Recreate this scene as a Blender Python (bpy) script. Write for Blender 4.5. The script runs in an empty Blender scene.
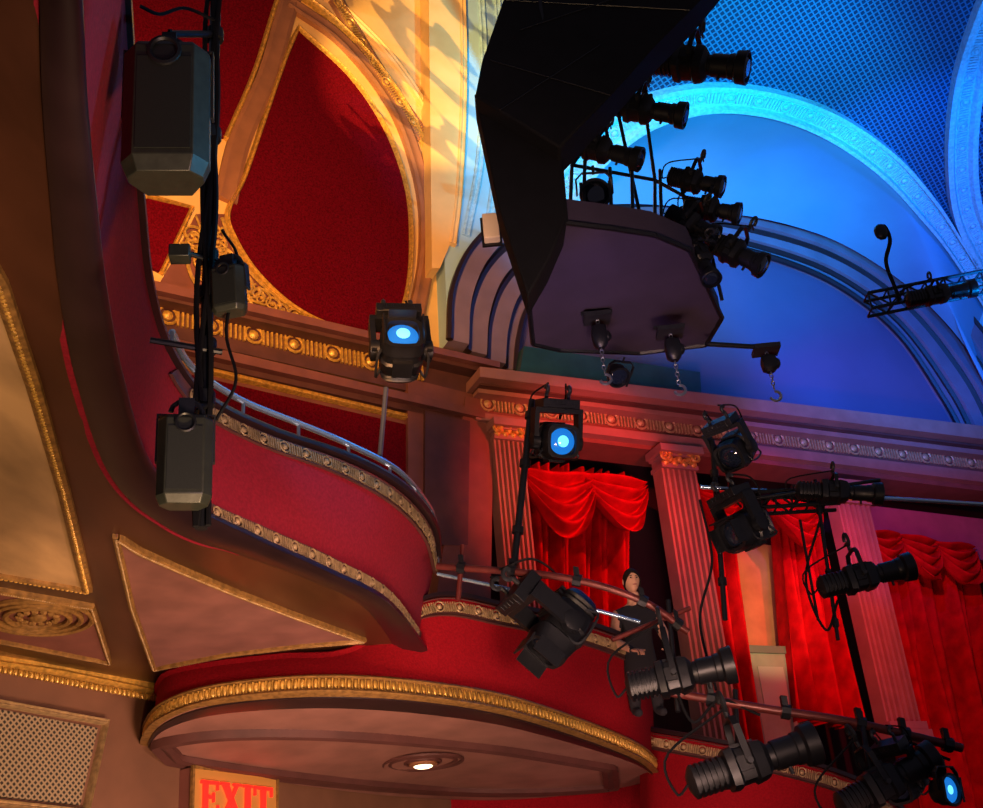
import bpy, bmesh, math, random
from mathutils import Vector as V, Matrix
random.seed(7)
scene=bpy.context.scene
scene.view_settings.view_transform='Standard'
EYE=V((0,0,1.6))
sr=-0.0916; cr=math.sqrt(1-sr*sr)
FW=V((0,.8955,.4451)).normalized(); U0=FW.cross(V((1,0,0)))*-1
if U0.z<0: U0=-U0
R=V((1,0,0))*cr+U0*sr; U=V((1,0,0))*(-sr)+U0*cr
def ray(px,py): return FW*1200+R*(px-491.5)-U*(py-404)
def ay(px,py,y):
    d=ray(px,py); return EYE+d*(y/d.y)
def ah(px,py,h):
    d=ray(px,py); return EYE+d*(h/d.z)
def mpp(px,py,y): return y/ray(px,py).y
class Pl:
    def __init__(s,p,n):
        s.n=V(n).normalized(); s.p=V(p)
        if s.n.dot(EYE-s.p)<0: s.n=-s.n
    def at(s,px,py,off=0):
        d=ray(px,py); p=s.p+s.n*off
        return EYE+d*((p-EYE).dot(s.n)/d.dot(s.n))
W1=Pl((0,14,0),(.475,-1,0)); W2=Pl((0,14.06,0),(.74,-1,0)); WE=Pl((0,14.42,0),(1.54,-1,0))
WB=Pl((0,15.9,0),(.475,-1,0))
def p3(a,b,c): return Pl(a,(b-a).cross(c-a))
PC=p3(ay(560,165,13.5),ay(983,300,17.3),ay(760,88,12.8))
# ---------------------------------------------------------------- materials
MC={}
def M(name,col,rough=.6,metal=0,ns=0,na=.25,bump=0,col2=None,em=None,es=0,stretch=None,spec=.5,sheen=0):
    if name in MC: return MC[name]
    m=bpy.data.materials.new(name); m.use_nodes=True; nt=m.node_tree; b=nt.nodes['Principled BSDF']
    b.inputs['Base Color'].default_value=(*col,1); b.inputs['Roughness'].default_value=rough; b.inputs['Metallic'].default_value=metal
    b.inputs['Specular IOR Level'].default_value=spec
    if sheen: b.inputs['Sheen Weight'].default_value=sheen
    if em: b.inputs['Emission Color'].default_value=(*em,1); b.inputs['Emission Strength'].default_value=es
    if ns:
        tc=nt.nodes.new('ShaderNodeTexCoord'); mp=nt.nodes.new('ShaderNodeMapping'); nz=nt.nodes.new('ShaderNodeTexNoise')
        nt.links.new(tc.outputs['Object'],mp.inputs[0]); nt.links.new(mp.outputs[0],nz.inputs['Vector'])
        if stretch: mp.inputs['Scale'].default_value=stretch
        nz.inputs['Scale'].default_value=ns; nz.inputs['Detail'].default_value=5
        rp=nt.nodes.new('ShaderNodeValToRGB'); c2=col2 or tuple(c*(1-na) for c in col)
        rp.color_ramp.elements[0].position=.33; rp.color_ramp.elements[1].position=.67
        rp.color_ramp.elements[0].color=(*c2,1); rp.color_ramp.elements[1].color=(*col,1)
        nt.links.new(nz.outputs['Fac'],rp.inputs[0]); nt.links.new(rp.outputs[0],b.inputs['Base Color'])
        if bump:
            bp=nt.nodes.new('ShaderNodeBump'); bp.inputs['Strength'].default_value=bump; bp.inputs['Distance'].default_value=.02
            nt.links.new(nz.outputs['Fac'],bp.inputs['Height']); nt.links.new(bp.outputs[0],b.inputs['Normal'])
    MC[name]=m; return m
def lattice(name,ca,cb,s=.13,wd=.13):
    m=bpy.data.materials.new(name); m.use_nodes=True; nt=m.node_tree; b=nt.nodes['Principled BSDF']
    uv=nt.nodes.new('ShaderNodeTexCoord'); sp=nt.nodes.new('ShaderNodeSeparateXYZ'); nt.links.new(uv.outputs['UV'],sp.inputs[0])
    def mt(op,a,bv):
        n=nt.nodes.new('ShaderNodeMath'); n.operation=op
        for i,x in enumerate((a,bv)):
            if x is None: continue
            if isinstance(x,(int,float)): n.inputs[i].default_value=x
            else: nt.links.new(x,n.inputs[i])
        return n.outputs[0]
    u,v=sp.outputs[0],sp.outputs[1]
    a=mt('PINGPONG',mt('ADD',u,v),s/2); c=mt('PINGPONG',mt('SUBTRACT',u,v),s/2)
    k=mt('MINIMUM',a,c); k=mt('LESS_THAN',k,s*wd)
    mx=nt.nodes.new('ShaderNodeMix'); mx.data_type='RGBA'; mx.inputs[6].default_value=(*ca,1); mx.inputs[7].default_value=(*cb,1)
    nt.links.new(k,mx.inputs[0]); nt.links.new(mx.outputs[2],b.inputs['Base Color']); b.inputs['Roughness'].default_value=.7
    bp=nt.nodes.new('ShaderNodeBump'); bp.inputs['Strength'].default_value=.6; bp.inputs['Distance'].default_value=.02
    nt.links.new(k,bp.inputs['Height']); nt.links.new(bp.outputs[0],b.inputs['Normal'])
    return m
BLACK=M('black_metal',(.009,.010,.013),.42,.2,ns=18,na=.3,bump=.05)
BLACKM=M('matte_black',(.006,.006,.008),.8,ns=6,na=.3,spec=.2)
DKGREY=M('dark_grey_metal',(.03,.033,.038),.45,.4,ns=12,na=.3)
SPK=M('speaker_grille',(.018,.022,.018),.55,.1,ns=300,na=.3)
SPKB=M('speaker_cabinet',(.026,.030,.022),.42,ns=30,na=.3,bump=.03)
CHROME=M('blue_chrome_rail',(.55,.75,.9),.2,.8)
STEEL=M('steel',(.35,.37,.4),.35,.9)
PIPE=M('rusty_pipe',(.16,.03,.025),.4,.3,ns=10,na=.4)
GOLD=M('gold_leaf',(.80,.46,.09),.4,.35,ns=25,na=.5,bump=.3)
GOLDD=M('dark_gold',(.34,.18,.05),.5,.3,ns=25,na=.5,bump=.4)
GOLDP=M('pale_gold',(.52,.35,.17),.5,.2,ns=25,na=.45,bump=.3)
ORN=M('aged_ornament',(.30,.21,.11),.55,.2,ns=25,na=.5,bump=.3)
PLUSH=M('red_plush',(.30,.005,.012),.9,ns=60,na=.3,bump=.3,spec=.1)
PLUSHD=M('red_damask',(.15,.002,.010),.9,ns=45,na=.55,bump=.2,spec=.04)
MAUVE=M('crimson_plush',(.26,.008,.024),.85,ns=50,na=.3,bump=.2,spec=.25)
CURT=M('curtain_red',(.55,.002,.006),.8,ns=5,na=.45,spec=.10)
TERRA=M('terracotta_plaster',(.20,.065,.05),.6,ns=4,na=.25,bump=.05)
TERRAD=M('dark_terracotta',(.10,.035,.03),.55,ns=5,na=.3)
BROWN=M('brown_soffit_paint',(.070,.025,.012),.30,ns=2.2,na=.7,bump=.05,stretch=(1,.3,1))
BROWND=M('dark_brown_edge',(.022,.010,.012),.35,ns=5,na=.3)
PINK=M('pink_panel_plaster',(.31,.14,.11),.6,ns=3,na=.3)
CREAM=M('cream_panel_plaster',(.58,.36,.17),.6,ns=2.5,na=.55,stretch=(1,.4,1))
EXW=M('brown_wall_plaster',(.18,.08,.045),.6,ns=3,na=.25)
YEL=M('yellow_plaster',(.80,.50,.17),.65,ns=3,na=.12)
TAN=M('tan_moulding',(.30,.125,.055),.6,ns=4,na=.25)
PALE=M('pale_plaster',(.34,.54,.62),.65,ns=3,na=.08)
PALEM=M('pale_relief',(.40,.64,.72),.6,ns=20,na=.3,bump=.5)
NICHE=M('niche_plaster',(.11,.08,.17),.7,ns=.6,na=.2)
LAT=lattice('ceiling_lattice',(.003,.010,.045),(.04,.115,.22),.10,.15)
UNDER=M('platform_underside',(.050,.034,.066),.7,ns=3,na=.25)
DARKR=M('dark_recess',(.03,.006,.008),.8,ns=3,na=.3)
CYL=M('cyan_lens',(.01,.08,.3),.1,em=(.01,.22,.8),es=.8)
CYC=M('cyan_lens_core',(.1,.5,.6),.1,em=(.12,.65,1),es=1.8)
BLL=M('blue_lens',(.02,.08,.3),.1,em=(.03,.25,1),es=2.5)
GLASS=M('dark_lens_glass',(.01,.015,.03),.05,spec=.9)
SIGN=M('exit_sign_face',(.42,.19,.045),.5,em=(.9,.36,.05),es=.10)
SRED=M('exit_letter_red',(.7,.01,.01),.5,em=(1,.02,.01),es=1.2)
WARM=M('warm_bulb',(1,.9,.6),.4,em=(1,.8,.45),es=6)
SKIN=M('skin',(.55,.29,.19),.6,spec=.2); SHIRT=M('black_cloth',(.010,.010,.014),.9); HAIR=M('dark_hair',(.014,.008,.006),.7,ns=50,spec=.15)
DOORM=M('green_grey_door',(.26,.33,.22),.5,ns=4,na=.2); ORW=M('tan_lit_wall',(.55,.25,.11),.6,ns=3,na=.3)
WHITE=M('off_white_box',(.6,.55,.45),.6); EYEM=M('eye_dark',(.02,.015,.01),.3)
FLOORM=M('dark_red_carpet',(.06,.01,.012),.95,ns=20,na=.3)
VENT=lattice('vent_grille',(.02,.015,.01),(.30,.22,.13),.05,.2)
# ---------------------------------------------------------------- mesh tools
def spl(pts,n=48):
    pts=[V(p) for p in pts]; P=[pts[0]*2-pts[1]]+pts+[pts[-1]*2-pts[-2]]; out=[]; m=len(pts)-1
    for i in range(n+1):
        s=i/n*m; k=min(int(s),m-1); t=s-k; a,b,c,d=P[k:k+4]
        out.append(.5*((2*b)+(c-a)*t+(2*a-5*b+4*c-d)*t*t+(3*b-a-3*c+d)*t**3))
    return out
def evn(path,n):
    L=[0]
    for a,b in zip(path,path[1:]): L.append(L[-1]+(b-a).length)
    out=[];k=0
    for i in range(n+1):
        s=L[-1]*i/n
        while k<len(L)-2 and L[k+1]<s: k+=1
        t=(s-L[k])/max(1e-9,L[k+1]-L[k]); out.append(path[k].lerp(path[k+1],t))
    return out
class MB:
    def __init__(s): s.v=[];s.f=[];s.uvp=None
    def add(s,vs,fs):
        o=len(s.v); s.v+=[V(p) for p in vs]; s.f+=[tuple(i+o for i in f) for f in fs]; return s
    def box(s,c,a,b,d):
        c=V(c); vs=[c+a*i+b*j+d*k for i in(-1,1) for j in(-1,1) for k in(-1,1)]
        return s.add(vs,[(0,1,3,2),(4,6,7,5),(0,4,5,1),(2,3,7,6),(0,2,6,4),(1,5,7,3)])
    def ring(s,rs,n,close=True,caps=True):
        vs=[p for r in rs for p in r]; fs=[]; m=len(rs)
        for i in range(m-1):
            for j in range(n if close else n-1):
                k=(j+1)%n; fs.append((i*n+j,i*n+k,(i+1)*n+k,(i+1)*n+j))
        if caps: fs+= [tuple(range(n))[::-1],tuple(range((m-1)*n,m*n))]
        return s.add(vs,fs)
    def lathe(s,o,d,prof,n=20,up=V((0,0,1)),sq=0):
        d=V(d).normalized(); u=up-d*up.dot(d)
        if u.length<.05: u=V((1,0,0))-d*d.x
        u.normalize(); w=d.cross(u); rs=[]
        for t,r in prof:
            q=[]
            for j in range(n):
                a=2*math.pi*(j+.5)/n; k=1
                if sq: k=min(1/max(abs(math.cos(a)),abs(math.sin(a))),1.25)**sq
                q.append(V(o)+d*t+(u*math.cos(a)+w*math.sin(a))*r*k)
            rs.append(q)
        return s.ring(rs,n)
    def cyl(s,p,q,r,r2=None,n=12):
        p=V(p);q=V(q); return s.lathe(p,q-p,[(0,r),((q-p).length,r if r2 is None else r2)],n)
    def tube(s,path,r,n=8,closed=False):
        path=[V(p) for p in path]; m=len(path); rs=[]; u=None
        for i in range(m):
            t=(path[(i+1)%m]-path[i-1]) if closed else (path[min(i+1,m-1)]-path[max(i-1,0)])
            t.normalize()
            if u is None: u=V((0,0,1)) if abs(t.z)<.9 else V((1,0,0))
            u=(u-t*u.dot(t)); u.normalize(); w=t.cross(u); rr=r(i/(m-1)) if callable(r) else r
            rs.append([path[i]+(u*math.cos(2*math.pi*j/n)+w*math.sin(2*math.pi*j/n))*rr for j in range(n)])
        if closed: rs.append(rs[0])
        return s.ring(rs,n,caps=not closed)
    def sph(s,c,a,b,d,n=10,m=7):
        rs=[]; c=V(c)
        for i in range(m+1):
            th=math.pi*(i/m*.98+.01)
            rs.append([c+d*math.cos(th)+(a*math.cos(2*math.pi*j/n)+b*math.sin(2*math.pi*j/n))*math.sin(th) for j in range(n)])
        return s.ring(rs,n)
    def prism(s,fr,bk):
        n=len(fr); return s.add(list(fr)+list(bk),[tuple(range(n)),tuple(range(n,2*n))[::-1]]+[(i,n+i,n+(i+1)%n,(i+1)%n) for i in range(n)])
    def sweep(s,path,norms,prof,closed=False):
        m=len(path); k=len(prof); rs=[]
        for i in range(m):
            t=(path[(i+1)%m]-path[i-1]) if closed else (path[min(i+1,m-1)]-path[max(i-1,0)])
            t.normalize(); nn=norms if isinstance(norms,V) else norms[i]; b=nn.cross(t).normalized()
            rs.append([path[i]+b*u+nn*w for u,w in prof])
        if closed: rs.append(rs[0])
        return s.ring(rs,k,caps=not closed)
    def grid(s,P):
        m=len(P);n=len(P[0]); return s.add([p for r in P for p in r],[(i*n+j,i*n+j+1,(i+1)*n+j+1,(i+1)*n+j) for i in range(m-1) for j in range(n-1)])
    def split(s):
        par=list(range(len(s.v)))
        def fd(i):
            while par[i]!=i: par[i]=par[par[i]]; i=par[i]
            return i
        for f in s.f:
            a=fd(f[0])
            for i in f[1:]: par[fd(i)]=a
        out={}
        for f in s.f:
            m,mp=out.setdefault(fd(f[0]),(MB(),{}))
            for i in f:
                if i not in mp: mp[i]=len(m.v); m.v.append(s.v[i])
            m.f.append(tuple(mp[i] for i in f))
        return [m for m,_ in out.values()]
    def obj(s,name,mat,smooth=38,bev=0,uvpl=None,solid=0):
        me=bpy.data.meshes.new(name)
        mn=V([min(p[i] for p in s.v) for i in range(3)]); mx=V([max(p[i] for p in s.v) for i in range(3)]); c=(mn+mx)/2
        me.from_pydata([tuple(p-c) for p in s.v],[],s.f)
        bm=bmesh.new(); bm.from_mesh(me); bmesh.ops.recalc_face_normals(bm,faces=bm.faces)
        if uvpl:
            L=bm.loops.layers.uv.new('UVMap'); n=uvpl.n; a=V((0,0,1)).cross(n).normalized(); b=n.cross(a)
            for f in bm.faces:
                for l in f.loops:
                    w=l.vert.co+c; l[L].uv=(w.dot(a),w.dot(b))
        bm.to_mesh(me); bm.free()
        me.polygons.foreach_set('use_smooth',[True]*len(me.polygons)); me.set_sharp_from_angle(angle=math.radians(smooth))
        me.materials.append(mat); o=bpy.data.objects.new(name,me); o.location=c; bpy.context.collection.objects.link(o)
        if solid:
            q=o.modifiers.new('s','SOLIDIFY'); q.thickness=solid; q.offset=0
        if bev:
            q=o.modifiers.new('b','BEVEL'); q.width=bev; q.segments=2; q.limit_method='ANGLE'
        return o
SPLITN={'knob','handle','barn_door','side_arm','handrail_post','pipe_rail','panel_seam'}
def T(name,parts,label,cat,group=None,kind=None):
    obs=[]
    for p in parts:
        opt=p[3] if len(p)>3 else {}
        for m in (p[1].split() if p[0] in SPLITN else [p[1]]): obs.append(m.obj(p[0],p[2],**opt))
    if len(obs)==1: e=obs[0]; e.name=name
    else:
        c=obs[0].location.copy()
        e=bpy.data.objects.new(name,None); e.empty_display_size=.1; e.location=c; bpy.context.collection.objects.link(e)
        for o in obs: o.parent=e; o.location-=c
    e['label']=label; e['category']=cat
    if group: e['group']=group
    if kind: e['kind']=kind
    return e
tn=[0]
def ST(mb,mat,label,name=None,cat='trim',**k):
    if name is None: tn[0]+=1; name='trim_%d'%tn[0]
    o=mb.obj(name,mat,**k); o['kind']='structure'; o['label']=label; o['category']=cat; return o
def slab(pl,px,off,mat,label,name=None,back=-.05,**k):
    fr=[pl.at(x,y,off) for x,y in px]; bk=[p-pl.n*(off-back) for p in fr]
    return ST(MB().prism(fr,bk),mat,label,name,**k)
def opath(pl,px,off,n=40,closed=False):
    P=[pl.at(x,y,off) for x,y in px]
    if closed: P=P+[P[0]]
    p=spl(P,n); return p[:-1] if closed else p
def moulding(pl,px,w,off,mat,label,n=40,closed=False,spline=True,h=.04,name=None):
    P=[pl.at(x,y,off) for x,y in px]
    if spline: P=opath(pl,px,off,n,closed)
    pr=[(-w/2,-off-.02),(-w/2,h*.4),(-w*.3,h),(-w*.1,h*.5),(w*.1,h*.5),(w*.3,h),(w/2,h*.4),(w/2,-off-.02)]
    return ST(MB().sweep(P,pl.n,pr,closed),mat,label,name)
def ornament(mb,path,norm,w,step,kind=0):
    L=sum((b-a).length for a,b in zip(path,path[1:])); n=max(2,int(L/step)); P=evn(path,n)
    for i in range(n):
        p=(P[i]+P[i+1])/2; t=(P[i+1]-P[i]).normalized(); nn=norm if isinstance(norm,V) else norm[min(len(norm)-1,int(i/n*len(norm)))]
        u=nn.cross(t).normalized()
        if kind==0 and i%3==0:
            mb.sph(p,t*w*.26,u*w*.26,nn*w*.2,8,5); mb.tube([p+(t*math.cos(a)+u*math.sin(a))*w*.43+nn*w*.06 for a in [j*math.pi/6 for j in range(12)]],w*.07,5,True)
        elif kind==0:
            for k in(-.32,0,.32): mb.box(p+t*step*k,t*step*.07,u*w*.42,nn*w*.09)
        elif kind==1:
            mb.sph(p,t*step*.34,u*w*.42,nn*w*.2,8,5); mb.box(p+t*step*.5,t*step*.06,u*w*.45,nn*w*.12)
        else:
            mb.sph(p,t*step*.4,u*step*.4,nn*step*.3,6,4)
    return mb
def spiral(mb,c,a,b,r,turns,th,sgn=1,ph=0):
    P=[]
    for i in range(28):
        s=i/27; ang=ph+sgn*s*turns*2*math.pi; P.append(c+(a*math.cos(ang)+b*math.sin(ang))*r*(1-s*.85))
    mb.tube(P,lambda q:th*(1-.5*q),5)
class Surf:
    def __init__(s,A,B,n=72,k=None):
        s.A=spl(A,n); s.B=spl(B,n); s.n=n; s.N=[]; s.k=k
        for i in range(n+1):
            a,b=s.A[i],s.B[i]; m0=(s.A[max(0,i-1)]+s.B[max(0,i-1)])/2; m1=(s.A[min(n,i+1)]+s.B[min(n,i+1)])/2
            nn=(m1-m0).cross(a-b).normalized()
            if nn.dot(EYE-a)<0 : nn=-nn
            s.N.append(nn)
        for i in range(1,n+1):
            if s.N[i].dot(s.N[i-1])<0: s.N[i]=-s.N[i]
        mid=s.N[n//2]
        if mid.dot(EYE-s.A[n//2])<0: s.N=[-q for q in s.N]
    def pt(s,i,v,o=0):
        if s.k: o=o*min(1,max(.25,s.A[i].y/s.k))
        return s.A[i].lerp(s.B[i],v)+s.N[i]*o
    def band(s,prof,i0=0,i1=None,close=True):
        i1=s.n if i1 is None else i1
        return MB().ring([[s.pt(i,v,o) for v,o in prof] for i in range(i0,i1+1)],len(prof),close=close,caps=close)
    def path(s,v,o,i0=0,i1=None):
        i1=s.n if i1 is None else i1; return [s.pt(i,v,o) for i in range(i0,i1+1)]
# ---------------------------------------------------------------- camera
cam=bpy.data.objects.new('camera',bpy.data.cameras.new('camera')); bpy.context.collection.objects.link(cam)
cam.data.sensor_width=36; cam.data.lens=1200/983*36; cam.data.clip_end=200
mm=Matrix((R,U,-FW)).transposed().to_4x4(); mm.translation=EYE; cam.matrix_world=mm; scene.camera=cam
# ---------------------------------------------------------------- shell
def wallrect(pl,x0,x1,z0,z1,mat,name,label,th=.15):
    def pt(x,z):
        y=pl.p.y+(-(pl.n.x)*(x-pl.p.x))/pl.n.y; return V((x,y,z))
    fr=[pt(x0,z0),pt(x1,z0),pt(x1,z1),pt(x0,z1)]; ST(MB().prism(fr,[p-pl.n*th for p in fr]),mat,label,name,cat='wall')
def zat(pl,px,py): return pl.at(px,py).z
wallrect(W2,-7,-.226,0,20,YEL,'wall_left','yellow plaster auditorium side wall')
zE=zat(W1,475,405)
wallrect(W1,-.226,14,zE,22,NICHE,'wall_right','plaster side wall above the box entablature')
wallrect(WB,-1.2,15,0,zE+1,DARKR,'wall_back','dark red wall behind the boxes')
wallrect(WE,-8,-.47,0,4.2,EXW,'wall_side','brown plaster wall under the balcony')
ST(MB().prism([V((-9,-4,0)),V((14,-4,0)),V((14,22,0)),V((-9,22,0))],[V((-9,-4,-.1)),V((14,-4,-.1)),V((14,22,-.1)),V((-9,22,-.1))]),FLOORM,'dark red carpeted auditorium floor','floor',cat='floor')
# ---- left wall decoration
PA=[(60,-60),(283,-60),(277,0),(255,70),(226,138),(60,100)]
slab(W2,PA,.04,PLUSHD,'red damask wall panel in gold frame')
moulding(W2,[(300,-60),(277,0),(255,70),(226,138)],.06,.05,GOLD,'gold frame moulding of red panel')
moulding(W2,[(316,-60),(290,0),(268,75),(240,140),(226,200)],.28,.05,TAN,'tan strip moulding between red panels')
PBp=[(298,28),(350,76),(386,130),(407,190),(411,250),(405,300),(386,337),(340,329),(296,309),(258,275),(234,238),(228,212),(244,178),(264,120),(284,62)]
pb=opath(W2,PBp,.05,90,True)
ST(MB().prism(pb,[p-W2.n*.1 for p in pb]),PLUSHD,'large arched red damask wall panel')
moulding(W2,PBp,.055,.06,GOLD,'gold frame of arched red panel',90,True)
moulding(W2,[(290,2),(345,42),(396,108),(423,185),(427,255),(414,330)],.22,.06,TAN,'curved brown moulding around arched panel')
moulding(W2,[(286,-16),(337,22),(391,82),(427,150),(440,215),(438,262)],.06,.07,GOLD,'thin gold bead of the arch')
moulding(W2,[(283,-40),(334,0),(392,58),(434,124),(450,190),(452,250)],.12,.05,YEL,'curved yellow moulding')
for pth in ([(325,-20),(375,65),(425,138)],[(433,-20),(434,60),(433,138)]):
    moulding(W2,pth,.24,.05,TAN,'spandrel border moulding')
    b=ornament(MB(),opath(W2,pth,.08,30),W2.n,.18,.11,0); ST(b,GOLD,'gold relief ornament on the spandrel border')
slab(W2,[(147,196),(192,208),(162,272),(140,262)],.05,PLUSHD,'small red damask panel')
moulding(W2,[(147,196),(192,208),(162,272)],.05,.06,GOLD,'gold frame of small red panel',spline=False)
slab(W2,[(196,214),(232,214),(262,275),(300,309),(345,330),(372,338),(365,360),(150,300),(172,262)],.03,TERRA,'terracotta spandrel below the arched panel')
fm=MB(); A2=V((0,0,1)).cross(W2.n).normalized(); Z=V((0,0,1))
up_=opath(W2,[(222,218),(236,252),(266,288),(316,319),(376,338)],.07,40); lo_=opath(W2,[(182,242),(196,284),(234,314),(300,334),(350,345)],.07,40)
fm.tube(up_,.022,5); fm.tube(lo_,.022,5)
for i in range(0,22):
    t=i/22; k=int(t*40); a,b=up_[k],lo_[k]; wd=(a-b).length
    for q,rw in ((.27,.24),(.72,.24)) if wd>.32 else ((.5,.4),):
        c=a.lerp(b,q); spiral(fm,c,A2,Z,min(.14,wd*rw),1.7,.019,1 if (i+int(q*2))%2 else -1,i*1.3)
        fm.sph(c,A2*.03,W2.n*.03,Z*.03,6,4)
for q in (0,.5,1): fm.tube([W2.at(196+q*16,216,.07).lerp(lo_[4],q*.3),up_[3].lerp(lo_[3],.5)],.014,5)
ST(fm,GOLD,'gold filigree scroll ornament on the wall')
def bandL(x0,x1,ya,yb,off,mat,label):
    s0=.235; return slab(W2,[(x0,ya+s0*(x0-165)),(x1,ya+s0*(x1-165)),(x1,yb+(s0-.01)*(x1-165)),(x0,yb+(s0-.01)*(x0-165))],off,mat,label)
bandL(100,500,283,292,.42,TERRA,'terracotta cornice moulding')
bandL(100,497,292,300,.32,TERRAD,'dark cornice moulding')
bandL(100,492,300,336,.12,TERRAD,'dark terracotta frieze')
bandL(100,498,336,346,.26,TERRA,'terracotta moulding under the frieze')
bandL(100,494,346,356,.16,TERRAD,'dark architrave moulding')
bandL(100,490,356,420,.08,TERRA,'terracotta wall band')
o=ornament(MB(),[W2.at(160,314,.13),W2.at(424,314+.228*264,.13)],W2.n,.25,.17,0); ST(o,GOLD,'gold rosette ornament row on the frieze')
slab(W2,[(180,372),(408,425),(408,560),(180,560)],.11,PLUSHD,'red damask panel below frieze')
moulding(W2,[(150,357),(408,417)],.07,.12,GOLD,'gold moulding above red panel',spline=False)
slab(W2,[(408,378),(480,396),(478,560),(408,560)],.16,TERRA,'terracotta pier')
slab(W2,[(466,396),(494,402),(490,640),(430,640)],.19,TERRA,'terracotta corner pier')
slab(W2,[(425,410),(470,421),(468,545),(425,545)],.20,TERRAD,'recessed pier panel')
# ---- right entablature
def bandR(x0,x1,ya,yb,off,mat,label):
    s=.118; return slab(W1,[(x0,ya+s*(x0-475)),(x1,ya+s*(x1-475)),(x1,yb+(s+.006)*(x1-475)),(x0,yb+(s+.006)*(x0-475))],off,mat,label,back=-.4)
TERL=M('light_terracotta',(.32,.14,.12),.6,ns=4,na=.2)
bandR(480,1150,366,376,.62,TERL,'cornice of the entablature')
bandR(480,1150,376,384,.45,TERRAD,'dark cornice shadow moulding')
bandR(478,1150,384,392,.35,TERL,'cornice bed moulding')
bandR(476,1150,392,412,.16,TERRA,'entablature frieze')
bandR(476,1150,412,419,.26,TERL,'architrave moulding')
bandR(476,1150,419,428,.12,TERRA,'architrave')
o=ornament(MB(),[W1.at(482,403.5,.17),W1.at(1060,403.5+.121*578,.17)],W1.n,.23,.15,0); ST(o,GOLDP,'gold rosette ornament row on the entablature')
# ---- niche arch
AO=[(437,356),(441,305),(462,262),(500,232),(560,210),(640,204),(735,214),(830,238),(905,284),(975,360),(1020,450)]
AI=[(515,374),(518,342),(527,312),(550,286),(600,258),(680,243),(745,254),(826,284),(892,334),(938,400),(960,440)]
S=[spl([W1.at(x,y,0) for x,y in q],90) for q in (AI,AO)]
rs=[]
prof=[(0,-.03),(0,.08),(.16,.08),(.16,.06),(.2,.06),(.2,.2),(.42,.2),(.42,.12),(.48,.12),(.48,.3),(.7,.3),(.7,.22),(.76,.22),(.76,.45),(1.0,.45),(1.0,-.03)]
for i in range(91): rs.append([S[0][i].lerp(S[1][i],t)+W1.n*o for t,o in prof])
ST(MB().ring(rs,len(prof)),M('arch_plaster',(.20,.14,.20),.6,ns=3,na=.2),'stepped plaster archivolts around the niche')
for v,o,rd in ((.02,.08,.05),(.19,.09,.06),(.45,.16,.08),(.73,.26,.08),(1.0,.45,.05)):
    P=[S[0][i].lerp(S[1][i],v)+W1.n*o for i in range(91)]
    ST(MB().tube(P,rd,6),BROWND,'dark tube laid as shadow in the archivolt groove')  # dark tubes stand in for shade in the archivolt recesses
sp=[W1.at(x,y,.4) for x,y in [(430,-80),(1150,-80),(1150,440)]]+[p+W1.n*.4 for p in reversed(S[1])]
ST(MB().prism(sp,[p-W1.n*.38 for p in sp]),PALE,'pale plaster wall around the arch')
slab(W1,[(428,-80),(458,-80),(462,60),(458,180),(452,240),(440,268),(432,268)],.46,YEL,'yellow plaster corner strip')
moulding(W1,[(460,-80),(464,60),(460,180),(453,244)],.10,.46,YEL,'yellow bead of the corner strip')
for q in ([(476,-80),(484,60),(480,160),(466,236)],[(492,-80),(500,60),(498,150),(490,220)]):
    moulding(W1,q,.12,.41,PALEM,'pale moulding of the corner pier')
# ---- rib arch, lattice ceiling and lunette
RO=[(545,185),(580,140),(620,106),(665,88),(720,82),(780,90),(840,113),(895,152),(935,198),(962,240),(1000,300)]
RI=[(565,215),(600,165),(640,131),(680,114),(725,108),(778,116),(830,138),(880,174),(920,217),(948,252),(985,310)]
RS=[spl([PC.at(x,y,0) for x,y in q],90) for q in (RI,RO)]
prof=[(0,-.1),(0,.14),(.14,.14),(.2,.06),(.8,.06),(.86,.14),(1,.14),(1,-.1)]
ST(MB().ring([[RS[0][i].lerp(RS[1][i],t)+PC.n*o for t,o in prof] for i in range(91)],8),PALEM,'pale plaster rib arch of the ceiling')
ST(ornament(MB(),[RS[0][i].lerp(RS[1][i],.5)+PC.n*.07 for i in range(91)],PC.n,.18,.14,0),PALEM,'relief ornament on the rib arch')
latp=[PC.at(x,y,-.02) for x,y in [(1300,300),(1300,-120),(560,-120)]]+RS[1]
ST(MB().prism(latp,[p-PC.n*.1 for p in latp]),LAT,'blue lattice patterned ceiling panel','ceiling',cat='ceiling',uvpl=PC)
RR=[(1010,-40),(985,20),(967,80),(960,150),(966,210),(990,262)]
RP=opath(PC,RR,.02,40); ST(MB().sweep(RP,PC.n,[(-.22,-.05),(-.22,.12),(-.14,.12),(-.1,.05),(.1,.05),(.14,.12),(.22,.12),(.22,-.05)]),PALEM,'pale rib arch at the ceiling edge')
ST(ornament(MB(),[p+PC.n*.06 for p in RP],PC.n,.16,.13,0),PALEM,'relief ornament on the ceiling rib')
lo=Surf([PC.at(x,y,0) for x,y in RI],[W1.at(x,y,.45) for x,y in [(500,232),(560,210),(640,204),(735,214),(800,228),(850,248),(905,284),(945,322),(975,360),(1000,400),(1020,450)]])
ST(MB().grid([[lo.pt(i,v/12,-.25*math.sin(math.pi*v/12)) for v in range(13)] for i in range(73)]),M('lunette_plaster',(.13,.30,.46),.7,ns=1.5,na=.08),'smooth vaulted lunette',smooth=80)
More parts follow.
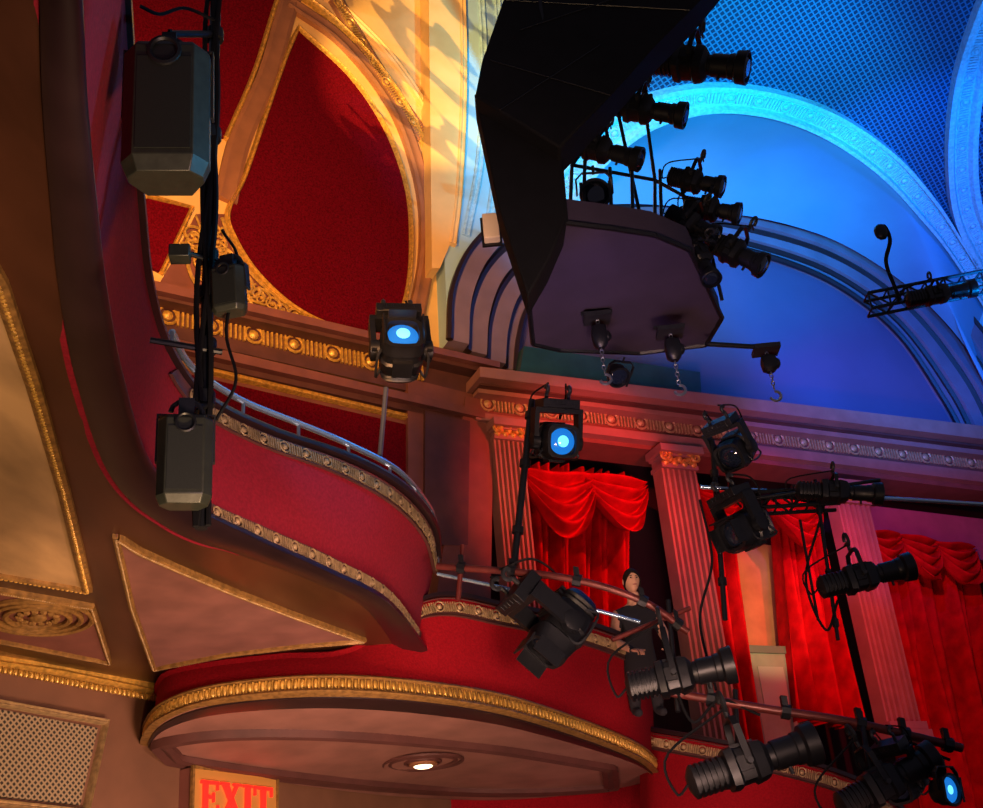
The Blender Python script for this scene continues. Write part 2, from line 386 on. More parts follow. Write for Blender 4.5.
# ---- pilasters
FZ=3.80
def pilaster(x0t,x1t,yt,x0b,x1b,yb,off,label,zb=None):
    tl,tr=W1.at(x0t,yt,0),W1.at(x1t,yt+.1*(x1t-x0t),0); n=W1.n
    a=(tr-tl); a.z=0; w=a.length; a.normalize(); H=tl.z-W1.at(x0b,yb,0).z; H2=max(H,1)
    c0=(tl+tr)/2; c0.z=tl.z
    if zb is not None: H2=c0.z-zb-.13
    sh=MB(); secs=[]; N=85
    for k in range(2):
        z=c0.z-(H2 if k else 0); row=[]
        for i in range(N):
            u=i/(N-1); fl=0
            if .06<u<.94:
                s_=math.sin((u-.06)/.88*math.pi*11); fl=-.08*s_**.6 if s_>0 else 0
            row.append(V((c0.x,c0.y,z))+a*(u-.5)*w+n*(off+fl))
        row+= [V((c0.x,c0.y,z))+a*.5*w+n*.02,V((c0.x,c0.y,z))-a*.5*w+n*.02]; secs.append(row)
    sh.ring(secs,N+2)
    cp=MB()
    for z,ww,hh,oo in((.42,1.25,.05,.16),(.34,1.1,.04,.08),(.02,1.06,.03,.05)):
        cp.box(c0+Z*z*w+n*(off+oo)*.5,a*w*.5*ww,n*(off+oo)*.5,Z*hh)
    cp.box(c0+Z*.2*w+n*(off)*.5,a*w*.47,n*(off)*.5,Z*.2*w)
    lf=MB()
    for rw in range(2):
        for i in range(4 if rw==0 else 3):
            u=(i-(1.5 if rw==0 else 1))*.27; c=c0+a*u*w+n*(off+.03)+Z*(.1+.13*rw)*w
            lf.sph(c,a*w*.11,n*.05,Z*w*.10,8,6); lf.sph(c+Z*.08*w+n*.04,a*w*.08,n*.04,Z*w*.03,8,5)
    for sg in(-1,1):
        spiral(lf,c0+a*sg*w*.46+n*(off+.09)+Z*.27*w,a,Z,w*.16,1.5,.028,sg,1)
    bs=MB()
    for z,ww,hh,oo in((-.06,1.15,.06,.12),(.06,1.08,.05,.08)):
        bs.box(V((c0.x,c0.y,c0.z-H2+z))+n*(off+oo)*.5,a*w*.5*ww,n*(off+oo)*.5,Z*hh)
    T('pilaster',[('shaft',sh,M('pilaster_pink',(.32,.14,.10),.6,ns=4,na=.2)),('capital',cp,TERL),('capital_leaf_ornament',lf,GOLD),('base',bs,TERL)],label,'pilaster',group='fluted pilasters between the boxes')
pilaster(486,515,446,483,513,640,.25,'fluted plaster pilaster with gilded capital beside curtain',FZ)
pilaster(652,686,474,690,728,690,.25,'fluted plaster pilaster with gilded leaf capital',FZ)
pilaster(826,858,508,872,906,735,.25,'fluted plaster pilaster beside red swagged curtain')
dkp=[]
for x,d in((-.7,.7),(2.4,.7),(2.4,-1.7),(-.7,-1.7)):
    dkp.append(V((x,14+.475*x,FZ-.01))+W1.n*d)
ST(MB().prism(dkp,[p-Z*.08 for p in dkp]),FLOORM,'dark red carpeted box floor deck','floor',cat='floor')
# ---- curtains
def curtain(tl,tr,bl,br,pl,off,pleats,amp,label):
    TL,TR,BL,BR=[pl.at(*q,off) for q in(tl,tr,bl,br)]; n=pl.n; nu=pleats*14; g=[]; r1,r2=random.random()*6,random.random()*6
    for j in range(19):
        v=j/18; row=[]
        for i in range(nu+1):
            u=i/nu; uu=u+.015*math.sin(v*5+u*9+r1)*(u*(1-u)*4)
            p=TL.lerp(TR,uu).lerp(BL.lerp(BR,uu),v)
            ph=2*math.pi*pleats*u+1.6*math.sin(5*u+r1)+.9*math.sin(13*u+r2)+.5*math.sin(3*v)
            row.append(p+n*amp*(.6+.4*v)*(1.9*math.sin(ph)+1.1*math.sin(ph*.53+2+v)+.3*math.sin(2*ph+v*3)))
        g.append(row)
    T('curtain',[('curtain',MB().grid(g),CURT,dict(smooth=80))],label,'curtain',group='red stage box curtains')
def swag(A,B,drop,pl,off,amp=.12,folds=4):
    A=pl.at(*A,off);B=pl.at(*B,off); n=pl.n; g=[]; r=random.random()
    for j in range(61):
        v=j/60; row=[]
        for i in range(25):
            u=i/24; k=4*u*(1-u)
            row.append(A.lerp(B,u)-Z*(drop*(v*(.22+.78*k)))+n*(amp*math.sin(2*math.pi*folds*v+r+1.1*math.sin(5*u+r*7))*(.3+.7*k)+.14*k*v**.5))
        g.append(row)
    return MB().grid(g)
curtain((522,462),(562,468),(520,640),(566,648),W1,-.35,4,.08,'red pleated curtain tied beside pilaster')
curtain((562,466),(630,477),(562,645),(626,655),W1,-.8,6,.09,'red pleated curtain hanging in box opening')
curtain((690,486),(728,491),(726,760),(764,765),W1,-.35,4,.08,'red pleated curtain beside pilaster')
curtain((770,501),(816,507),(794,720),(858,728),W1,-.45,6,.10,'red pleated curtain hanging beside doorway')
curtain((868,545),(972,560),(918,830),(1030,850),W1,-.5,8,.12,'wide red pleated curtain hanging under swags')
curtain((968,550),(1080,570),(1022,850),(1130,860),W1,-.9,8,.10,'dark maroon curtain at the edge of the stage')
for a,b,d,lb in [((522,468),(594,476),.95,'bright red draped swag over box curtain'),((585,474),(646,482),.85,'draped red swag over box curtain'),
     ((692,488),(740,494),.55,'red swag over doorway curtain'),((766,499),(820,505),.7,'red swag above pleated curtain'),
     ((862,530),(900,535),.68,'pinkish red swag valance'),((896,535),(936,541),.72,'pinkish red swag valance'),((932,541),(974,547),.7,'pinkish red swag valance')]:
    T('swag_valance',[('swag_valance',swag(a,b,d,W1,-.02),CURT,dict(smooth=80))],lb,'curtain',group='red swags over the box openings')
slab(W1,[(866,505),(1100,533),(1100,575),(866,545)],-.25,M('pink_lambrequin',(.34,.07,.12),.7,ns=4,na=.2),'pinkish fabric covered band above the swags',back=-.35)
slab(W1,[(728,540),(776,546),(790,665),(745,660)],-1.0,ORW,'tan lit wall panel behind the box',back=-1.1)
def door():
    q=[W1.at(x,y,-.6) for x,y in[(745,652),(788,658),(802,735),(756,732)]]; n=W1.n
    a=(q[1]-q[0]);a.z=0; w=a.length; a.normalize(); c=(q[0]+q[2])/2; h=(q[0].z-q[3].z)
    d=MB().box(c-Z*.5,a*w*.46,n*.03,Z*(h*.5+.5)); fr=MB()
    for s in(-1,1): fr.box(c+a*s*w*.52-Z*.5,a*.05,n*.06,Z*(h*.5+.55))
    fr.box(c+Z*(h*.5+.05),a*w*.57,n*.06,Z*.05)
    p=MB().box(c+n*.035+Z*.05,a*w*.3,n*.01,Z*h*.28); k=MB().sph(c+a*w*.36+n*.07-Z*.2,a*.03,n*.03,Z*.03)
    e=T('door_1',[('door_leaf',d,DOORM),('frame',fr,M('door_frame_paint',(.12,.16,.11),.5)),('panel',p,M('door_panel',(.34,.42,.30),.5)),('knob',k,GOLD)],'green-grey painted panelled door behind the box','door',kind='structure')
door()
slab(W1,[(430,794),(500,797),(560,793),(620,785),(680,774),(700,900),(430,900)],.4,PLUSH,'red plush wall below the box',back=-.2)
# ---------------------------------------------------------------- upper tier balcony
TB=[(105,-160),(120,-70),(126,0),(132,100),(139,200),(148,285),(168,350),(205,398),(270,432),(350,460),(403,490),(431,525),(436,556)]
BB=[(60,-160),(68,-70),(72,0),(76,100),(85,200),(95,290),(112,380),(140,465),(185,509),(255,542),(325,572),(382,602),(422,652)]
ut=Surf([ah(x,y,3.4) for x,y in TB],[ah(x,y,2.55) for x,y in BB],110,k=8)
fas=ut.band([(0,-.25),(0,.0),(.5,-.02),(.93,0),(1,.0),(1,-.25)])
iR=62
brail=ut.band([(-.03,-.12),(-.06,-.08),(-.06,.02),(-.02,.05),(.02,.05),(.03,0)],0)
orn1=ornament(MB(),ut.path(.12,.02,iR),[ut.N[i] for i in range(iR,111)],.09,.06,0)
strip1=ut.band([(.05,0),(.05,.02),(.07,.012),(.17,.012),(.19,.025),(.19,0)],iR-4)
strip2=ut.band([(.87,0),(.87,.015),(.98,.015),(.98,0)],74,109)
orn2=ornament(MB(),ut.path(.925,.02,76,108),[ut.N[i] for i in range(76,109)],.085,.06,0)
ledge=ut.band([(.98,0),(.97,.03),(.99,.07),(1.03,.08),(1.06,.04),(1.06,-.1),(1.02,-.2)])
hr=MB(); hp=[ah(x,y,3.62) for x,y in[(172,332),(185,358),(205,378),(245,402),(300,424),(350,445),(400,472),(430,508),(436,530)]]
hr.tube(spl(hp,50),.022,8)
posts=MB()
for x in evn(spl(hp,50),8): posts.cyl(x,x-Z*.3+V((.0,-.02,0)),.012,n=6)
edge=ut.path(1.0,-.05); back=[ah(430,680,2.55)+V((.3,3.0,0)),V((-1.2,14,4.15)),V((-5.2,10,4.15)),V((-7.5,5,4.15)),V((-6,0,4.15))]
pol=edge+back
sof=MB().prism([V((p.x,p.y,4.16)) for p in pol],[V((p.x,p.y,4.34)) for p in pol])
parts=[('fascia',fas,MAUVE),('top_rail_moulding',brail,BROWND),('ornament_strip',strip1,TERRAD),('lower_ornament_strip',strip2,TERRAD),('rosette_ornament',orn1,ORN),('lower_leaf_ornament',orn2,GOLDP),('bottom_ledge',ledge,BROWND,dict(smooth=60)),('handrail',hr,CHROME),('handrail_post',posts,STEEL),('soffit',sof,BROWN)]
SF=Pl((0,0,4.16),(0,0,-1))
def sofpanel(px,mat,w,matb,nm,matd=GOLD):
    P=[SF.at(x,y,.015) for x,y in px]; pp=MB().prism(P,[p+Z*.03 for p in P]); P2=P+[P[0]]
    bo=MB(); pr=[(-w/2,-.02),(-w/2,.02),(-w*.2,.03),(w*.2,.02),(w/2,.015),(w/2,-.02)]
    pth=[]
    for a,b in zip(P2,P2[1:]): pth+= [a.lerp(b,t/6) for t in range(6)]
    bo.sweep(pth,V((0,0,-1)),pr,True)
    bd=ornament(MB(),pth+[pth[0]],V((0,0,-1)),w*.4,w*.5,2) ; bd.v=[p-Z*.025 for p in bd.v]
    parts.extend([(nm,pp,mat),(nm+'_border',bo,matb),(nm+'_beading',bd,matd)])
sofpanel([(-160,120),(-60,180),(0,283),(34,385),(64,490),(88,590),(0,575),(-160,545)],CREAM,.06,GOLDD,'cream_panel')
sofpanel([(-160,560),(0,590),(92,606),(110,662),(0,640),(-160,600)],TERRA,.032,GOLDD,'medallion_panel',GOLDP)
sofpanel([(116,536),(140,551),(178,568),(235,592),(300,617),(364,640),(300,645),(225,654),(154,668),(132,606)],M('darker_pink_panel',(.24,.10,.085),.55,ns=3,na=.35),.04,GOLDD,'pink_panel',GOLDP)
md=MB(); mc=SF.at(38,618,.03)
for r in(.34,.27,.2): md.tube([mc+V((math.cos(a)*r,math.sin(a)*r*1.1,0)) for a in [2*math.pi*i/40 for i in range(40)]],.02,6,True)
for i in range(14):
    a=2*math.pi*i/14; md.sph(mc+V((math.cos(a)*.12,math.sin(a)*.13,0)),V((.025,0,0)),V((0,.03,0)),Z*.02,6,4)
md.sph(mc,V((.06,0,0)),V((0,.06,0)),Z*.03)
parts.append(('medallion',md,GOLDD))
T('upper_balcony',parts,'upper balcony with curved crimson fascia, gilded rail and brown panelled soffit','balcony')
# ---------------------------------------------------------------- lower box
T2=[(158,700,9.9),(160,680,9.5),(172,668,9.3),(210,655,9.2),(280,640,9.15),(350,625,9.15),(430,600,9.4),(505,609,9.9),(580,625,10.7),(632,645,11.5),(651,665,12.5)]
B2=[(150,752,9.95),(149,740,9.6),(164,722,9.2),(205,706,8.95),(275,697,8.85),(350,695,8.9),(430,701,9.2),(505,714,9.75),(580,737,10.6),(635,759,11.5),(656,776,12.5)]
T2p=[ay(*q) for q in T2]
for p in T2p[:6]: p.z=min(p.z,4.15)
b2=Surf(T2p,[ay(*q) for q in B2],100)
def boxset(s,ri,vtop=.11,vb=.87,rim=None):
    f=s.band([(0,-.12),(0,.02),(.05,.03),(.1,0),(vb,0),(.98,.0),(.94,-.04)])
    tr=s.band([(-.04,-.15),(-.06,0),(-.05,.04),(-.01,.04),(.0,0)],ri)
    st=s.band([(.01,0),(.01,.03),(.03,.015),(vtop+.05,.015),(vtop+.07,.03),(vtop+.07,0)],ri)
    o1=ornament(MB(),s.path((vtop+.08)/2,.025,ri),[s.N[i] for i in range(ri,s.n+1)],.1,.065,0)
    m=rim or Surf(s.path(vb,0),s.B,s.n)
    rm=m.band([(-.05,-.02),(-.05,.04),(.08,.055),(.14,.03),(.78,.03),(.82,.055),(.95,.065),(1.0,.05),(1.0,-.04)])
    wd=sum((a-b).length for a,b in zip(m.A,m.B))/(m.n+1)
    o2=ornament(MB(),m.path(.46,.035),m.N,wd*.66,wd*.36,1)
    return [('fascia',f,PLUSH),('top_rail',tr,BROWND),('rail_strip',st,TERRAD),('rail_rosette_ornament',o1,GOLDP),('rim_moulding',rm,GOLDD),('rim_leaf_ornament',o2,GOLD)]
R2=[(150,738,9.95),(150,723,9.6),(165,704,9.2),(205,689,8.97),(275,680,8.88),(350,678,8.93),(430,684,9.22),(505,697,9.78),(580,721,10.62),(635,744,11.5),(656,762,12.5)]
parts=boxset(b2,58,rim=Surf([ay(*q) for q in R2],[ay(*q) for q in B2],100))
rear=[WE.at(152,752,.05),WE.at(165,758,.05),WE.at(205,768,.05),WE.at(260,779,.05),WE.at(320,788,.05),WE.at(380,795,.05),WE.at(440,799,.05),ay(500,800,13.2),ay(560,796,13.4),ay(620,788,13.6),ay(657,779,13.7)]
us=Surf([ay(*q) for q in B2],rear,100)
for i in range(101): us.N[i]=V((0,0,-1))
parts.append(('underside',us.band([(0,-.02),(0,.0),(1,.0),(1,-.02)]),PINK))
parts.append(('underside_border',us.band([(.01,.0),(.01,.015),(.05,.02),(.1,.01),(.1,0)]),BROWND))
lp=[us.pt(i,.34,.01) for i in range(14,88,2)]+[us.pt(i,.86,.01) for i in range(88,13,-2)]
lp=evn(lp+[lp[0]],120)[:-1]
parts.append(('underside_moulding',MB().sweep(lp,V((0,0,-1)),[(-.08,-.02),(-.08,.03),(-.03,.045),(.02,.02),(.08,.045),(.08,-.02)],True),TERRAD))
dk=[b2.pt(i,.6,-.12) for i in range(101)]; dk=[V((p.x,p.y,FZ-.03)) for p in dk]
rr=[V((p.x,p.y,FZ-.03)) for p in us.B]
parts.append(('box_floor',MB().grid([dk,rr]),FLOORM,dict(solid=.04)))
best=None
for i in range(101):
    for v in range(21):
        p=us.pt(i,v/20); d=(p-EYE).normalized().dot(ray(424,763).normalized())
        if best is None or d>best[0]: best=(d,p.copy())
lc=best[1]; lc=lc-Z*.012
rg=MB()
for r in(.30,.36): rg.tube([lc+V((math.cos(a)*r,math.sin(a)*r,0)) for a in [2*math.pi*i/40 for i in range(40)]],.018,6,True)
rg.tube([lc+V((math.cos(a)*.16,math.sin(a)*.16,0)) for a in [2*math.pi*i/40 for i in range(40)]],.015,6,True)
parts.append(('ceiling_rose',rg,TERRAD))
T('lower_box',parts,'projecting theatre box with red plush fascia and gilded rim','balcony')
T('downlight',[('housing',MB().lathe(lc-Z*.004,V((0,0,-1)),[(0,.13),(.02,.13),(.03,.11),(.03,.09)],24),TAN),('bulb',MB().sph(lc-Z*.035,V((.085,0,0)),V((0,.085,0)),Z*.02,16,8),WARM)],'small round warm downlight recessed under the box','light')
# third box
T3=[(640,730,12.7),(655,733,12.3),(700,741,12.0),(760,753,11.9),(820,769,12.1),(872,790,12.6),(905,815,13.4)]
B3=[(640,824,12.7),(655,832,12.3),(700,842,12.0),(760,856,11.9),(820,870,12.1),(872,890,12.6),(905,905,13.4)]
b3=Surf([ay(*q) for q in T3],[ay(*q) for q in B3],80)
T('side_box',boxset(b3,0),'lower theatre box with red plush front and gilded rail','balcony')
# ---------------------------------------------------------------- exit wall
moulding(WE,[(-60,650),(60,668),(165,690),(180,694)],.11,.06,GOLD,'gilded cornice moulding',spline=False,h=.05)
ST(ornament(MB(),[WE.at(-60,658,.08),WE.at(175,702,.08)],WE.n,.06,.045,1),GOLD,'leaf ornament row under the cornice')
moulding(WE,[(-60,640),(60,659),(175,680)],.07,.12,GOLDD,'dark gold picture moulding',spline=False,h=.06)
slab(WE,[(-60,698),(98,728),(80,805),(-60,790)],.03,VENT,'brass lattice ventilation grille',cat='vent',uvpl=WE)
moulding(WE,[(-60,692),(106,722),(86,812),(-60,796)],.045,.04,GOLDP,'gilded frame of the vent',spline=False)
def exit_sign():
    n=WE.n; tl,tr=WE.at(193,768,.16),WE.at(277,784,.16); a=tr-tl; a.z=0; w=a.length; a.normalize(); h=.46
    c=(tl+tr)/2; c.z=tl.z-h/2+.01
    bx=MB().box(c-n*.085,a*w/2,n*.073,Z*h/2); fc=MB().box(c-n*.006,a*w*.495,n*.005,Z*h*.495)
    fr=MB()
    for s in(-1,1): fr.box(c+a*s*w/2,a*.012,n*.015,Z*(h/2+.012)); fr.box(c+Z*s*h/2,a*w/2,n*.015,Z*.012)
    def bar(mb,x0,y0,x1,y1): mb.box(o+a*(x0+x1)/2*S+Z*(y0+y1)/2*S+n*.012,a*(x1-x0)/2*S,n*.012,Z*(y1-y0)/2*S)
    def dia(mb,p,q,t):
        fr=[o+a*x*S+Z*y*S for x,y in((p[0]-t,p[1]),(p[0]+t,p[1]),(q[0]+t,q[1]),(q[0]-t,q[1]))]; mb.prism([v+n*.025 for v in fr],fr)
    S=.26; LW=[.72,.86,.42,.78]; gap=.07; tot=sum(LW)+gap*3; x=-w*.42; sc=(w*.84/S)/tot; parts=[]
    for ch,lw in zip('EXIT',LW):
        m=MB(); lw*=sc; o=c+a*x-Z*.5*S+n*.004
        if ch=='E':
            bar(m,.1,0,.28,1); bar(m,0,0,lw,.1); bar(m,0,.9,lw*.97,1); bar(m,.2,.46,lw*.72,.56); bar(m,lw-.07,0,lw,.28); bar(m,lw-.09,.73,lw-.03,1); bar(m,lw*.68,.36,lw*.74,.66)
        if ch=='X':
            dia(m,(.17,1),(lw-.17,0),.12); dia(m,(lw-.17,1),(.17,0),.06)
            for bx_ in(0,lw-.36):
                for by in(0,.92): bar(m,bx_,by,bx_+.36,by+.08)
        if ch=='I': bar(m,lw/2-.1,0,lw/2+.1,1); bar(m,.02,0,lw-.02,.08); bar(m,.02,.92,lw-.02,1)
        if ch=='T': bar(m,lw/2-.1,0,lw/2+.1,1); bar(m,lw/2-.22,0,lw/2+.22,.08); bar(m,0,.9,lw,1); bar(m,0,.7,.06,1); bar(m,lw-.06,.7,lw,1)
        parts.append(('exit_letter_'+ch.lower(),m,SRED)); x+=(lw+gap*sc)*S
    T('exit_sign',[('sign_box',bx,TERRA),('sign_face',fc,SIGN),('frame',fr,GOLDD)]+parts,'warm amber exit sign with red serif EXIT lettering','sign')
exit_sign()
# ---------------------------------------------------------------- gantry
def pprism(pix,y,th,y2=None):
    fr=[ay(a,b,y) for a,b in pix]; return MB().prism(fr,[p+V((0,th,th*.15)) for p in fr])
arm1=pprism([(475,96),(482,60),(503,0),(540,-120),(800,-120),(700,0),(655,45),(617,88),(560,148)],7.1,.45)
arm2=pprism([(474,92),(562,146),(568,216),(548,262),(528,296),(498,205)],7.3,.4)
PU=Pl((0,0,6.7),(0,0,-1))
up=[(528,296),(560,222),(610,228),(655,235),(690,250),(722,318),(706,345),(640,353),(560,350),(533,344)]
P=[PU.at(*q) for q in up]
plat=MB().prism(P,[p+Z*.22 for p in P]); rim=MB()
for a,b in zip(P,P[1:]+P[:1]): rim.cyl(a,b,.022,n=6)
seams=MB()
for q in ([(505,0),(690,10)],[(490,60),(610,95)],[(520,30),(640,-10)],[(500,110),(600,45)]):
    seams.cyl(ay(*q[0],7.095),ay(*q[1],7.095),.005,n=5)
rl=MB()
def pc(q): return ay(*q)
for a,b in [((572,165,8),(570,215,7.6)),((572,165,8),(655,180,8.3)),((655,180,8.3),(655,236,7.9)),((572,205,7.7),(655,215,8)),((655,215,8),(700,245,8.2)),((640,70,8.5),(655,180,8.3)),((612,85,8.3),(640,215,8)),((655,180,8.3),(700,205,8.5)),((700,205,8.5),(722,300,8.6)),((615,95,8.3),(650,60,8.4)),((598,130,8.2),(572,165,8)),((680,180,8.4),(695,250,8.3)),((650,60,8.4),(590,150,8.0)),((540,0,7.1),(562,150,7.2)),((600,112,8.3),(652,95,8.4)),((660,170,8.4),(662,235,8.1)),((565,215,7.6),(700,240,8.3)),((630,66,8.3),(622,-60,8.3)),((655,60,8.4),(660,-60,8.4)),((585,160,8),(583,222,7.7)),((610,168,8),(612,228,7.8)),((632,172,8),(633,232,7.8))]:
    rl.cyl(pc(a),pc(b),.016,n=7)
T('lighting_gantry',[('platform',plat,UNDER),('platform_rim',rim,BLACK),('upper_arm',arm1,BLACKM,dict(bev=.02)),('lower_arm',arm2,BLACKM,dict(bev=.02)),('panel_seam',seams,BLACK),('pipe_rail',rl,BLACK)],'large black angular lighting gantry with purple-grey platform','gantry')
slab(W1,[(524,346),(700,372),(702,402),(520,372)],.3,M('teal_glass',(.02,.08,.10),.25,ns=3,na=.3),'dark teal glazed sill strip in the niche',cat='window')
# ---------------------------------------------------------------- fixtures
def ellip(A,B,rp,label,lens=GLASS,upv=V((0,0,1)),hang=1.9,grp='black ellipsoidal stage spotlights'):
    a,b=pc(A),pc(B); d=b-a; L=d.length; d.normalize(); r=rp*mpp(*A)
    u=(upv-d*upv.dot(d)).normalized(); w=d.cross(u)
    hs=MB(); pr=[(0,.35*r),(.02*L,.62*r)]
    for i in range(6):
        t=(.04+i*.042)*L; pr+=[(t,.80*r),(t+.02*L,.80*r),(t+.022*L,.68*r),(t+.04*L,.68*r)]
    pr+=[(.31*L,.6*r)]; hs.lathe(a,d,pr,20,sq=.6)
    bd=MB().lathe(a+d*L*.28,d,[(0,.55*r),(.02*L,.95*r),(.08*L,1.0*r),(.1*L,.86*r),(.2*L,.84*r),(.22*L,.98*r),(.30*L,.9*r),(.34*L,.62*r)],20,up=u,sq=1)
    for s in(-1,1): bd.box(a+d*L*.42+w*s*r*.95,d*L*.05,u*r*.35,w*r*.12); 
    bd.box(a+d*L*.46+u*r*.9,d*L*.09,w*r*.3,u*r*.14)
    tb=MB().lathe(a+d*L*.6,d,[(0,.60*r),(.06*L,.64*r),(.065*L,.72*r),(.22*L,.72*r),(.23*L,.78*r),(.28*L,.8*r),(.30*L,1.0*r),(.395*L,1.05*r),(.40*L,1.0*r),(.40*L,.9*r),(.34*L,.8*r)],22)
    kn=MB()
    for s in(-1,1): kn.cyl(a+d*L*.45+w*s*r*1.0,a+d*L*.45+w*s*r*1.5,r*.16,n=8)
    kn.cyl(a+d*L*.75-u*r*.6,a+d*L*.75-u*r*1.05,r*.1,n=8)
    ln=MB().lathe(a+d*L*.955,d,[(0,.86*r),(.01*L,.8*r),(.048*L,.5*r)],20)
    yk=MB(); pv=a+d*L*.45; H=hang*r
    pts=[pv+w*r*1.25,pv+w*r*1.25+u*H*.8,pv+w*r*.9+u*H,pv-w*r*.9+u*H,pv-w*r*1.25+u*H*.8,pv-w*r*1.25]
    yk.sweep(pts,[d]*6,[(-r*.05,-r*.16),(r*.05,-r*.16),(r*.05,r*.16),(-r*.05,r*.16)])
    cl=MB(); c=pv+u*(H+r*.1); cl.cyl(c-u*r*.1,c+u*r*.45,r*.13,n=8)
    hk=[c+u*r*.4+u*r*.45*(1-math.cos(t))+w*r*.45*math.sin(t) for t in [i*math.pi*1.5/10 for i in range(11)]]
    cl.tube(hk,r*.13,6); cl.cyl(c+u*r*.7-w*r*.1,c+u*r*.7-w*r*.8,r*.07,n=6)
    cb=MB(); cb.tube(spl([a+d*.01,a-d*r*.6-Z*r*.3,a-d*r*.5+u*H*.7,c+u*r*.5],16),r*.07,5)
    return T('stage_spotlight',[('body',bd,BLACK),('lamp_housing',hs,BLACK),('lens_tube',tb,BLACK),('lens',ln,lens),('knob',kn,DKGREY),('yoke',yk,BLACK),('clamp',cl,DKGREY),('power_cable',cb,BLACKM)],label,'stage light',group=grp)
ellip((645,60,8.5),(748,68,8.3),16,'long black ellipsoidal spotlight on gantry top')
ellip((600,102,8.3),(686,116,8.2),13,'black ellipsoidal spotlight on gantry rail')
ellip((562,139,8.1),(641,160,8.0),12,'black ellipsoidal spotlight on gantry rail')
ellip((668,176,8.4),(723,187,8.3),11,'black ellipsoidal spotlight on gantry')
ellip((684,205,8.4),(740,214,8.3),11,'black ellipsoidal spotlight on gantry')
ellip((668,212,8.3),(716,236,8.2),11,'black ellipsoidal spotlight angled down on gantry')
ellip((708,240,8.4),(764,266,8.3),13,'black ellipsoidal spotlight angled down at gantry end')
ellip((690,238,8.3),(712,280,8.1),10,'black spotlight pointing down on gantry')
def par(C,rp,d,label,lens=GLASS):
    c=pc(C); r=rp*mpp(*C); d=V(d).normalized(); w=d.cross(Z).normalized(); u=w.cross(d)
    cn=MB().lathe(c-d*r*1.1,d,[(0,.4*r),(.1*r,.75*r),(.5*r,.85*r),(.55*r,.95*r),(1.2*r,1.0*r),(1.25*r,1.08*r),(1.45*r,1.08*r),(1.45*r,.9*r),(1.2*r,.85*r)],24)
    ln=MB().lathe(c+d*r*.05,d,[(0,.88*r),(.08*r,.8*r),(.15*r,.4*r)],20)
    yk=MB(); pts=[c+w*r*1.2,c+w*r*1.2+u*r*1.1,c+w*r*.8+u*r*1.5,c-w*r*.8+u*r*1.5,c-w*r*1.2+u*r*1.1,c-w*r*1.2]
    yk.sweep(pts,[d]*6,[(-r*.05,-r*.14),(r*.05,-r*.14),(r*.05,r*.14),(-r*.05,r*.14)]); yk.cyl(c+u*r*1.4,c+u*r*2.0,r*.1,n=6)
    bar=MB()
    for s in(-1,1): bar.box(c+d*r*.42+w*s*r*.95,w*r*.1,u*r*.8,d*r*.02)
    ex=[('lens_glow_core',MB().lathe(c+d*r*.12,d,[(0,.42*r),(.06*r,.4*r),(.1*r,.2*r)],16),CYC)] if lens is CYL else []
    T('fresnel_light',[('can',cn,BLACK),('lens',ln,lens),('yoke',yk,BLACK),('barn_door',bar,BLACK)]+ex,label,'stage light',group='round black fresnel lights')
par((595,195,7.9),15,(0.05,-1,-.4),'round black fresnel light on gantry rail')
par((618,376,9.0),11,(.2,-.5,-.9),'round black lamp hanging below platform')
